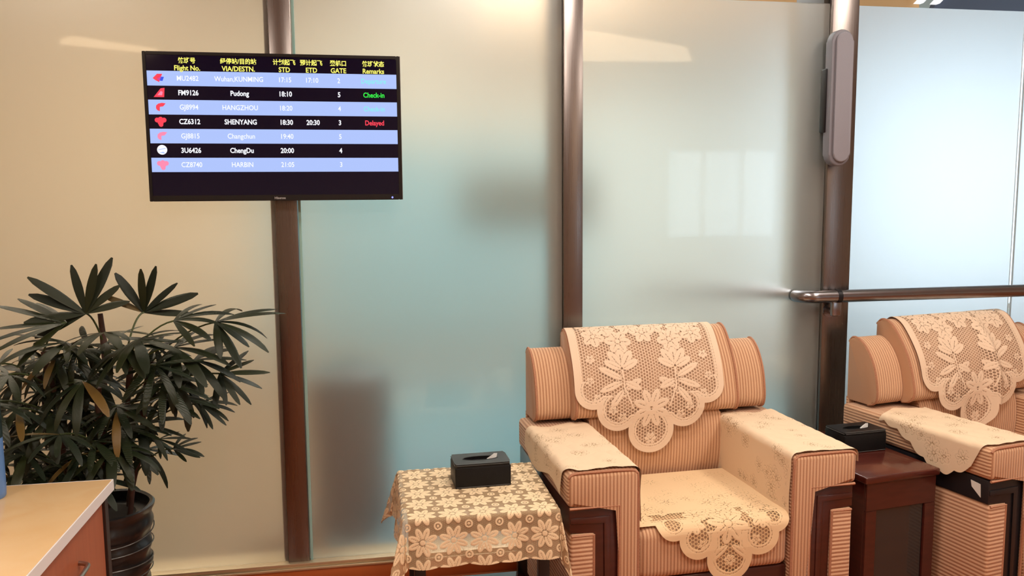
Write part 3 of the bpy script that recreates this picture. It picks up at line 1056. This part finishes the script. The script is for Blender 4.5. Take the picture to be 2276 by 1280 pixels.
# ================================================================ SIDE TABLES
t1 = empty('side_table', (0.345, -0.640, 0))
tag(t1, 'low open-legged side table under the daisy lace cloth', 'table')
TW, TD, TH = 0.238, 0.228, 0.588
rbox('table_top', (-TW, -TD, TH - 0.028), (TW, TD, TH), 0.006, ROSE_H, t1)
for sx in (-1, 1):
    for sy in (-1, 1):
        x_, y_ = sx * (TW - 0.035), sy * (TD - 0.035)
        rbox('leg', (x_ - 0.018, y_ - 0.018, 0), (x_ + 0.018, y_ + 0.018, TH - 0.028), 0.003, BLACKWOOD, t1)
rbox('lower_shelf', (-TW + 0.03, -TD + 0.03, 0.17), (TW - 0.03, TD - 0.03, 0.185), 0.003, ROSE_H, t1)
for sy in (-1, 1):
    rbox('apron', (-TW + 0.05, sy * (TD - 0.04) - 0.008, TH - 0.075), (TW - 0.05, sy * (TD - 0.04) + 0.008, TH - 0.028), 0.002, ROSE_H, t1)


def table_cloth():
    a, b, zt = TW + 0.006, TD + 0.006, TH + 0.0045
    r = 0.012
    dropx, dropy = 0.165, 0.165

    def S(U, V):
        du = np.maximum(np.abs(U) - a, 0)
        dv = np.maximum(np.abs(V) - b, 0)
        rho = np.hypot(du, dv)
        phi = np.arctan2(dv, du)
        corner = np.clip(4 * du * dv / np.maximum(rho ** 2, 1e-9) / 2, 0, 1) * (rho > 1e-6)
        # rounded lip, then hang
        arc = np.minimum(rho, r * PI / 2)
        out = r * np.sin(arc / r) + np.maximum(rho - r * PI / 2, 0) * 0.055
        dz = r * (1 - np.cos(arc / r)) + np.maximum(rho - r * PI / 2, 0)
        wav = np.clip(rho / 0.15, 0, 1.5)
        along = np.where(du > dv, V, U)
        out = out + wav * (1 - corner) * 0.006 * (1 + np.sin(along * 31 + 0.6))
        out = out + wav * corner * (0.030 + 0.022 * np.cos(phi * 8))
        hx = np.where(rho > 1e-9, du / np.maximum(rho, 1e-9), 0) * out
        hy = np.where(rho > 1e-9, dv / np.maximum(rho, 1e-9), 0) * out
        hx = hx * np.where(U > 0, 0.45, 1.0)
        X = np.sign(U) * (np.minimum(np.abs(U), a) + hx)
        Y = np.sign(V) * (np.minimum(np.abs(V), b) + hy)
        return np.stack([X, Y, zt - dz], -1)
    A, B = a + dropx, b + dropy
    pitch = 0.098

    def sdf(U, V):
        sc_u = 0.006 * np.abs(np.cos(PI * (V / pitch)))
        sc_v = 0.006 * np.abs(np.cos(PI * (U / pitch)))
        return np.minimum(A - 0.006 + sc_u - np.abs(U), B - 0.006 + sc_v - np.abs(V))

    def dens(U, V, E):
        D = np.zeros(U.shape)
        x_ = (U / pitch - np.round(U / pitch)) * pitch
        y_ = ((V + 0.02) / pitch - np.round((V + 0.02) / pitch)) * pitch
        R = 0.0485
        n = 8
        for k in range(n):
            petal(D, x_, y_, 0, 0, R * 0.17, R, R * 0.215, 2 * PI * k / n + PI / 8)
        h = np.hypot(x_, y_)
        D[:] = np.where(np.abs(h - R * 0.2) < 0.0013, 0.1, D)
        D[:] = np.maximum(D, sm(R * 0.18 - h))
        for cx in (-1, 1):
            for cy in (-1, 1):
                ring(D, x_, y_, cx * pitch / 2, cy * pitch / 2, 0.0135)
        return D
    o = sheet('lace_tablecloth', S, (-A, A), (-B, B), 0.0023, sdf, dens, LACE_T, None, 0.0014, (0.345, -0.640, 0))
    tag(o, 'cream daisy-pattern lace cloth draped over the low side table', 'tablecloth')


table_cloth()

t2 = empty('side_table', (1.870, -0.404, 0), math.radians(8))
tag(t2, 'dark red wood cabinet side table standing between the two armchairs', 'table')
rbox('table_top', (-0.155, -0.335, 0.545), (0.185, 0.220, 0.572), 0.006, ROSE_H, t2)
rbox('cabinet_body', (-0.145, -0.315, 0.05), (0.175, 0.210, 0.545), 0.004, ROSE, t2)
boxes('front_frame', [((-0.145, -0.326, 0.44), (0.175, -0.315, 0.545)), ((-0.145, -0.326, 0.05), (-0.095, -0.315, 0.44)), ((0.125, -0.326, 0.05), (0.175, -0.315, 0.44)), ((-0.095, -0.326, 0.05), (0.125, -0.315, 0.11))], ROSE, t2, 0.002)
rbox('door_panel', (-0.093, -0.319, 0.112), (0.123, -0.3145, 0.438), 0.001, plain('dark_glass_panel', (0.02, 0.022, 0.024), 0.12, coat=0.5), t2, 1)
for sx in (-0.12, 0.15):
    for sy in (-0.28, 0.18):
        rbox('foot', (sx - 0.02, sy - 0.02, 0), (sx + 0.02, sy + 0.02, 0.05), 0.002, ROSE, t2)


# ---------------------------------------------------------------- tissue boxes
def tissue_box(loc, rz_, label, w=0.098, d=0.062, h=0.085, tissue=True):
    t = empty('tissue_box', loc, rz_)
    tag(t, label, 'tissue box', 'black leather tissue boxes')
    body = rbox('body', (-w, -d, 0), (w, d, h - 0.012), 0.003, LEATHER, t)
    # lid with an oval opening
    bm = bmesh.new()
    n = 32
    lo = []
    for k in range(n):
        a = 2 * PI * k / n
        ca, sa = math.cos(a), math.sin(a)
        s = min(w / abs(ca) if abs(ca) > 1e-6 else 9, d / abs(sa) if abs(sa) > 1e-6 else 9)
        lo.append(((ca * s, sa * s), (0.062 * ca, 0.022 * sa)))
    rows = []
    for zz, inn in ((h - 0.012, 0), (h, 0), (h, 1), (h - 0.011, 1)):
        rows.append([bm.verts.new((*(p[inn]), zz)) for p in lo])
    for A, B in zip(rows[:-1], rows[1:]):
        for k in range(n):
            bm.faces.new((A[k], A[(k + 1) % n], B[(k + 1) % n], B[k]))
    lid = finish(bm, 'lid', LEATHER, t, ang=30)
    tube('opening_rim', [(0.062 * math.cos(2 * PI * k / 28), 0.022 * math.sin(2 * PI * k / 28), h) for k in range(28)], 0.0016, LEATHER, lid, 6, True)
    e = 0.004
    for pts in (((-w + e, -d - 0.0004, h - e), (w - e, -d - 0.0004, h - e)), ((-w + e, -d - 0.0004, e), (w - e, -d - 0.0004, e)), ((-w + e, -d + e, h + 0.0003), (w - e, -d + e, h + 0.0003)),
                ((-w - 0.0004, -d + e, h - e), (-w - 0.0004, d - e, h - e))):
        tube('stitching', pts, 0.0007, STITCH, body, 5)
    bm = bmesh.new()
    P = [(0.018, -0.006, h - 0.010), (0.056, -0.004, h - 0.010), (0.062, 0.004, h + 0.012), (0.050, 0.003, h + 0.013), (0.040, 0.008, h + 0.003), (0.026, 0.006, h - 0.004)]
    vs = [bm.verts.new(p) for p in P]
    bm.faces.new((vs[0], vs[1], vs[2], vs[3]))
    bm.faces.new((vs[0], vs[3], vs[4], vs[5]))
    r = bmesh.ops.solidify(bm, geom=bm.faces[:], thickness=0.001)
    finish(bm, 'tissue', TISSUE, t)
    return t


tissue_box((0.376, -0.580, 0.5945), math.radians(2), 'black leather tissue box with a tissue tip standing on the lace tablecloth')
tissue_box((1.930, -0.420, 0.572), math.radians(6), 'black tissue box on the dark wood table between the armchairs')

# ================================================================ COUNTER
cn = empty('counter', (-0.735, -0.935, 0))
tag(cn, 'wood drawer cabinet with pale yellow stone-look top in front of the palm', 'cabinet')
WHITE_E = plain('white_counter_edge', (0.78, 0.76, 0.78), 0.4)
k = NT('yellow_marble_top')
k.set(Roughness=0.25, Coat_Weight=0.2)
tc = k.n('ShaderNodeTexCoord')
nz = k.n('ShaderNodeTexNoise')
nz.inputs['Scale'].default_value = 7
nz.inputs['Detail'].default_value = 8
nz.inputs['Distortion'].default_value = 0.8
k.l(tc.outputs['Object'], nz.inputs['Vector'])
k.l(k.mix(nz.outputs['Fac'], (0.76, 0.46, 0.20), (0.82, 0.60, 0.35)), k.b.inputs['Base Color'])
YTOP = k.m
CWOOD = wood('red_brown_veneer', (0.33, 0.085, 0.035), (0.45, 0.13, 0.055), (30, 30, 2), 0.4, 0.1)
top = rbox('counter_top', (-1.2, -1.6, 0.768), (-0.001, 0.0, 0.800), 0.002, YTOP, cn, 2)
rbox('edge_band', (-0.001, -1.6, 0.768), (0.0025, 0.0, 0.8), 0.001, WHITE_E, top, 1)
rbox('edge_band', (-1.2, 0.0, 0.768), (0.0025, 0.0025, 0.8), 0.001, WHITE_E, top, 1)
rbox('carcass', (-1.18, -1.58, 0.04), (-0.040, -0.012, 0.768), 0.002, CWOOD, cn, 1)
rbox('side_post', (-0.040, -0.040, 0.04), (-0.012, -0.012, 0.765), 0.001, plain('dark_edge_strip', (0.03, 0.015, 0.012), 0.5), cn, 1)
HANDLE = plain('brushed_nickel_handle', (0.45, 0.40, 0.36), 0.3, 1.0)
for j, (za, zb) in enumerate(((0.52, 0.762), (0.285, 0.515), (0.05, 0.28))):
    for yy in (-0.60, -1.17):
        dr = rbox('drawer', (-0.040, yy, za), (-0.018, yy + 0.555, zb), 0.002, CWOOD, cn, 1)
        zc = za + (zb - za) * 0.60
        ya, yb = yy + 0.555 * 0.5 - 0.13, yy + 0.555 * 0.5 + 0.07
        h = tube('handle', smooth_curve([(-0.020, ya, zc), (0.004, ya + 0.012, zc), (0.012, ya + 0.04, zc), (0.012, yb - 0.04, zc), (0.004, yb - 0.012, zc), (-0.020, yb, zc)], 4), 0.006, HANDLE, dr, 10)
rbox('toe_kick', (-1.15, -1.55, 0.0), (-0.06, -0.04, 0.04), 0, BLACKWOOD, cn)

bt = empty('flask', (-1.022, -1.030, 0.8))
tag(bt, 'blue cylindrical flask with dark upper half standing on the counter', 'flask')
lathe('body', [(0.040, 0.0), (0.043, 0.004), (0.044, 0.02), (0.044, 0.165)], plain('blue_enamel', (0.10, 0.22, 0.52), 0.35), bt, 28)
lathe('cap', [(0.044, 0.165), (0.0445, 0.17), (0.0445, 0.27), (0.040, 0.285), (0.02, 0.29)], plain('dark_green_cap', (0.008, 0.02, 0.02), 0.4), bt, 28)

# ================================================================ LADY PALM
palm = empty('potted_palm', (-0.93, -0.40, 0))
tag(palm, 'tall lady palm with drooping dark green fans in a glossy black pot', 'potted plant')
POT = plain('black_glazed_pot', (0.007, 0.007, 0.008), 0.35, coat=0.1)
prof = [(0.10, 0.0), (0.118, 0.01)]
for j in range(1, 60):
    z = 0.01 + j * 0.51 / 60
    prof.append((0.122 + 0.036 * (z / 0.52) + 0.004 * math.sin(j * 0.74), z))
prof += [(0.163, 0.522), (0.166, 0.532), (0.160, 0.537), (0.150, 0.532), (0.148, 0.50)]
pot = lathe('pot', prof, POT, palm, 48, (0, 0, 0), lambda a, j: 0.0022 * math.sin(3 * a + j * 0.35) + 0.0014 * math.sin(7 * a - j * 0.5))
rs = random.Random(12)
for i in range(7):
    z0 = 0.12 + i * 0.055
    tilt = rs.uniform(-0.03, 0.03)
    ph = rs.uniform(0, 6)
    pts = []
    for kk in range(40):
        a = 2 * PI * kk / 40
        z = z0 + tilt * math.sin(a + ph)
        r = 0.1235 + 0.036 * (z / 0.52) + 0.0048
        pts.append((r * math.cos(a), r * math.sin(a), z))
    tube('binding_cord', pts, 0.0022, plain('dark_binding_cord', (0.05, 0.048, 0.045), 0.3) if i == 0 else bpy.data.materials['dark_binding_cord'], pot, 5, True)
lathe('soil', [(0.147, 0.48), (0.146, 0.495), (0.08, 0.503), (0.01, 0.505)], plain('dark_soil', (0.02, 0.014, 0.010), 0.95, noise=0.4, scale=60), palm, 24)
CANE = plain('brown_cane', (0.06, 0.026, 0.018), 0.6, noise=0.5, scale=40)
PETI = plain('green_petiole', (0.05, 0.075, 0.020), 0.5)
LEAF = leaf_mat('palm_leaf', (0.003, 0.010, 0.004), (0.020, 0.026, 0.006))
LEAFY = leaf_mat('palm_leaf_yellowing', (0.07, 0.05, 0.010), (0.15, 0.085, 0.018))
canes = []
for i, (bx, by, tx, ty, h) in enumerate(((0.09, -0.02, 0.115, -0.02, 1.10), (-0.01, 0.06, 0.01, 0.08, 1.20), (-0.07, -0.05, -0.12, -0.08, 1.10), (0.03, -0.08, 0.05, -0.12, 0.98), (0.07, 0.07, 0.16, 0.10, 1.02), (-0.09, 0.04, -0.20, 0.05, 1.00))):
    pts = [(bx + (tx - bx) * s + 0.008 * math.sin(s * 9 + i), by + (ty - by) * s, 0.49 + (h - 0.49) * s) for s in np.linspace(0, 1, 14)]
    canes.append(pts)
    tube('cane', pts, 0.010, CANE, palm, 8, False, lambda t, i=i: 0.0105 + 0.0016 * math.sin(t * 60 + i))

LEAVES = []
for v in range(6):
    rl = random.Random(30 + v)
    droop = (0.06, 0.16, 0.28, 0.42, 0.10, 0.34)[v]
    wmax = (0.070, 0.060, 0.075, 0.062, 0.085, 0.055)[v]
    bm = bmesh.new()
    n = 9
    rows = []
    for i in range(n):
        s = i / (n - 1)
        w = wmax * (0.22 + 0.78 * math.sin(min(1, s / 0.55) * PI / 2)) if s < 0.55 else wmax * (1 - 0.55 * ((s - 0.55) / 0.45) ** 1.6)
        if i == n - 1:
            w *= 0.42
        z = -droop * s ** 2.0
        x_ = s - 0.35 * droop * s ** 3
        c = 0.16 * w
        rows.append([bm.verts.new((x_, -w, z)), bm.verts.new((x_, -w * 0.5, z + c)), bm.verts.new((x_, 0, z)), bm.verts.new((x_, w * 0.5, z + c)), bm.verts.new((x_, w, z))])
    for A, B in zip(rows[:-1], rows[1:]):
        for kk in range(4):
            bm.faces.new((A[kk], A[kk + 1], B[kk + 1], B[kk]))
    me = bpy.data.meshes.new('leaflet')
    bm.to_mesh(me)
    bm.free()
    me.polygons.foreach_set('use_smooth', [True] * len(me.polygons))
    LEAVES.append(me)
LEAVES_Y = []
for me in LEAVES:
    c = me.copy()
    c.materials.append(LEAFY)
    me.materials.append(LEAF)
    LEAVES_Y.append(c)

rp = random.Random(77)


EXTRA = None


def frond(hub, axis, nrm, n, spread, length, droopset=(1, 2), yellow=0.06):
    hub = Vector(hub) - Vector((-0.93, -0.40, 0))
    axis = Vector(axis).normalized()
    nrm = Vector(nrm)
    nrm = (nrm - axis * nrm.dot(axis)).normalized()
    side = nrm.cross(axis)
    best = min(canes, key=lambda c: min((Vector(p) - hub).length for p in c if p[2] < hub.z - 0.05) if any(p[2] < hub.z - 0.05 for p in c) else 9)
    cand = [p for p in best if p[2] < hub.z - 0.08] or best[:2]
    root = Vector(min(cand, key=lambda p: (Vector(p) - hub).length))
    mid = root.lerp(hub, 0.5) + Vector((0, 0, 0.05))
    pet = [root.lerp(mid, t).lerp(mid.lerp(hub, t), t) for t in np.linspace(0, 1, 8)]
    fr = tube('frond', [tuple(p) for p in pet], 0.0032, PETI, palm, 6)
    for k in range(n):
        a = math.radians(spread) * (k / (n - 1) - 0.5) + rp.uniform(-0.10, 0.10)
        d = axis * math.cos(a) + side * math.sin(a)
        d = (d + Vector((rp.uniform(-.1, .1), rp.uniform(-.1, .1), rp.uniform(-.1, .08)))).normalized()
        z = (nrm + Vector((0, 0, 0.9))).normalized()
        z = (z - d * z.dot(d))
        if z.length < 0.2:
            z = nrm - d * nrm.dot(d)
        z.normalize()
        y = z.cross(d)
        L = length * rp.uniform(0.78, 1.12) * (1 - 0.18 * abs(a) / max(0.1, math.radians(spread) / 2))
        v = rp.choice(droopset)
        me = (LEAVES_Y if rp.random() < yellow else LEAVES)[v]
        mt = Matrix((d, y, z)).transposed().to_4x4()
        mt.translation = hub
        mt = mt @ Matrix.Diagonal((L, min(0.26, L * 1.2), L, 1))
        if EXTRA is not None:                       # inner foliage past the countable leaflets
            n0 = len(EXTRA.verts)
            EXTRA.from_mesh(LEAVES[v])
            EXTRA.verts.ensure_lookup_table()
            for q in EXTRA.verts[n0:]:
                q.co = mt @ q.co
            continue
        o = bpy.data.objects.new('leaflet', me)
        COL.objects.link(o)
        o.parent = fr
        o.matrix_local = mt


CAMN = (0.2, -1, 0.25)
# fans that make the outline
frond((-0.94, -0.42, 1.215), (-0.25, -0.1, 1), CAMN, 9, 190, 0.215, (0, 4), 0.0)
frond((-0.77, -0.36, 1.205), (0.35, -0.1, 1), CAMN, 7, 150, 0.21, (0, 4), 0.1)
frond((-0.99, -0.46, 1.19), (-1, -0.1, 0.10), (0, -0.5, 1), 7, 110, 0.26, (0, 0, 1), 0.0)
frond((-0.53, -0.38, 1.165), (1, -0.15, -0.05), (0.1, -0.6, 1), 8, 150, 0.25, (2, 3, 1), 0.0)
frond((-0.66, -0.42, 1.18), (1, -0.1, 0.25), (0, -0.6, 1), 6, 110, 0.20, (1, 2), 0.3)
frond((-0.52, -0.40, 0.985), (1, -0.2, -0.45), (0.3, -1, 0.7), 8, 150, 0.185, (1, 0), 0.0)
frond((-0.60, -0.36, 0.870), (1, -0.1, -0.15), (0, -0.7, 1), 6, 110, 0.15, (1, 2), 0.0)
frond((-0.695, -0.37, 0.715), (1, -0.1, 0.25), (0, -0.8, 1), 6, 120, 0.13, (0, 2), 0.0)
frond((-0.74, -0.38, 0.755), (1, -0.2, -0.2), (0, -0.6, 1), 5, 120, 0.12, (1,), 0.0)
frond((-1.14, -0.45, 1.03), (-1, -0.2, -0.1), (0, -0.8, 1), 7, 170, 0.20, (2, 3), 0.0)
frond((-0.80, -0.50, 1.11), (0.6, -0.5, 0.0), (0, -0.5, 1), 8, 210, 0.20, (1, 2), 0.05)
frond((-0.92, -0.55, 1.01), (-0.1, -0.8, -0.3), (0, -0.6, 1), 8, 220, 0.19, (2, 3), 0.1)
frond((-1.03, -0.55, 0.90), (-0.4, -0.7, -0.4), (0, -0.6, 1), 8, 220, 0.19, (2, 3), 0.1)
frond((-0.83, -0.52, 0.90), (0.3, -0.8, -0.4), (0, -0.6, 1), 8, 220, 0.18, (2, 3), 0.1)
frond((-0.68, -0.46, 1.00), (0.5, -0.6, -0.5), (0, -0.6, 1), 8, 200, 0.19, (2, 3), 0.1)
for h, a in (((-0.86, -0.50, 1.16), (0.1, -0.8, 0.1)), ((-0.76, -0.50, 1.13), (0.5, -0.7, 0.0)), ((-0.98, -0.50, 1.13), (-0.4, -0.8, 0.1)), ((-0.66, -0.44, 1.09), (0.8, -0.5, -0.1)), ((-0.60, -0.42, 1.04), (0.9, -0.4, -0.3))):
    frond(h, a, (0, -0.6, 1), 8, 200, 0.21, (1, 2, 2), 0.04)
hubs = [(-1.12, -0.55, 0.93), (-1.17, -0.42, 0.86), (-1.08, -0.62, 0.80), (-0.97, -0.64, 0.86), (-0.92, -0.60, 0.78), (-0.83, -0.60, 0.79), (-1.02, -0.48, 1.08), (-0.87, -0.44, 1.12),
        (-1.20, -0.34, 0.98), (-1.05, -0.30, 1.00), (-0.78, -0.28, 1.02), (-0.92, -0.24, 0.94), (-0.70, -0.30, 0.92), (-1.14, -0.60, 0.72), (-1.00, -0.62, 0.70), (-0.88, -0.62, 0.70), (-0.76, -0.50, 0.84),
        (-1.22, -0.55, 0.80), (-0.98, -0.34, 0.84)]
for i, h in enumerate(hubs):
    ax = Vector((h[0] + 0.93, h[1] + 0.40, rp.uniform(-0.14, 0.02)))
    ax.normalize()
    frond(h, ax, (0, -0.5, 1), 8 if i < 14 else 7, 220, rp.uniform(0.16, 0.205), (1, 2, 3, 5), 0.10)

# the remaining inner leaflets, too tangled to pick apart, joined
EXTRA = bmesh.new()
for i in range(46):
    h = (rp.uniform(-1.24, -0.62), rp.uniform(-0.60, -0.22), rp.uniform(0.66, 1.10))
    if h[0] > -0.78 and h[2] < 0.9:
        h = (h[0] - 0.3, h[1], h[2])
    ax = Vector((h[0] + 0.93, h[1] + 0.40 - 0.1, rp.uniform(-0.25, 0.02))).normalized()
    frond(h, ax, (0, -0.5, 1), 7, 220, rp.uniform(0.15, 0.20), (1, 2, 3, 5), 0.0)
me = bpy.data.meshes.new('inner_foliage')
EXTRA.to_mesh(me)
EXTRA.free()
me.polygons.foreach_set('use_smooth', [True] * len(me.polygons))
me.materials.clear()
o = link('inner_foliage', me, LEAF, palm)
o['kind'] = 'stuff'
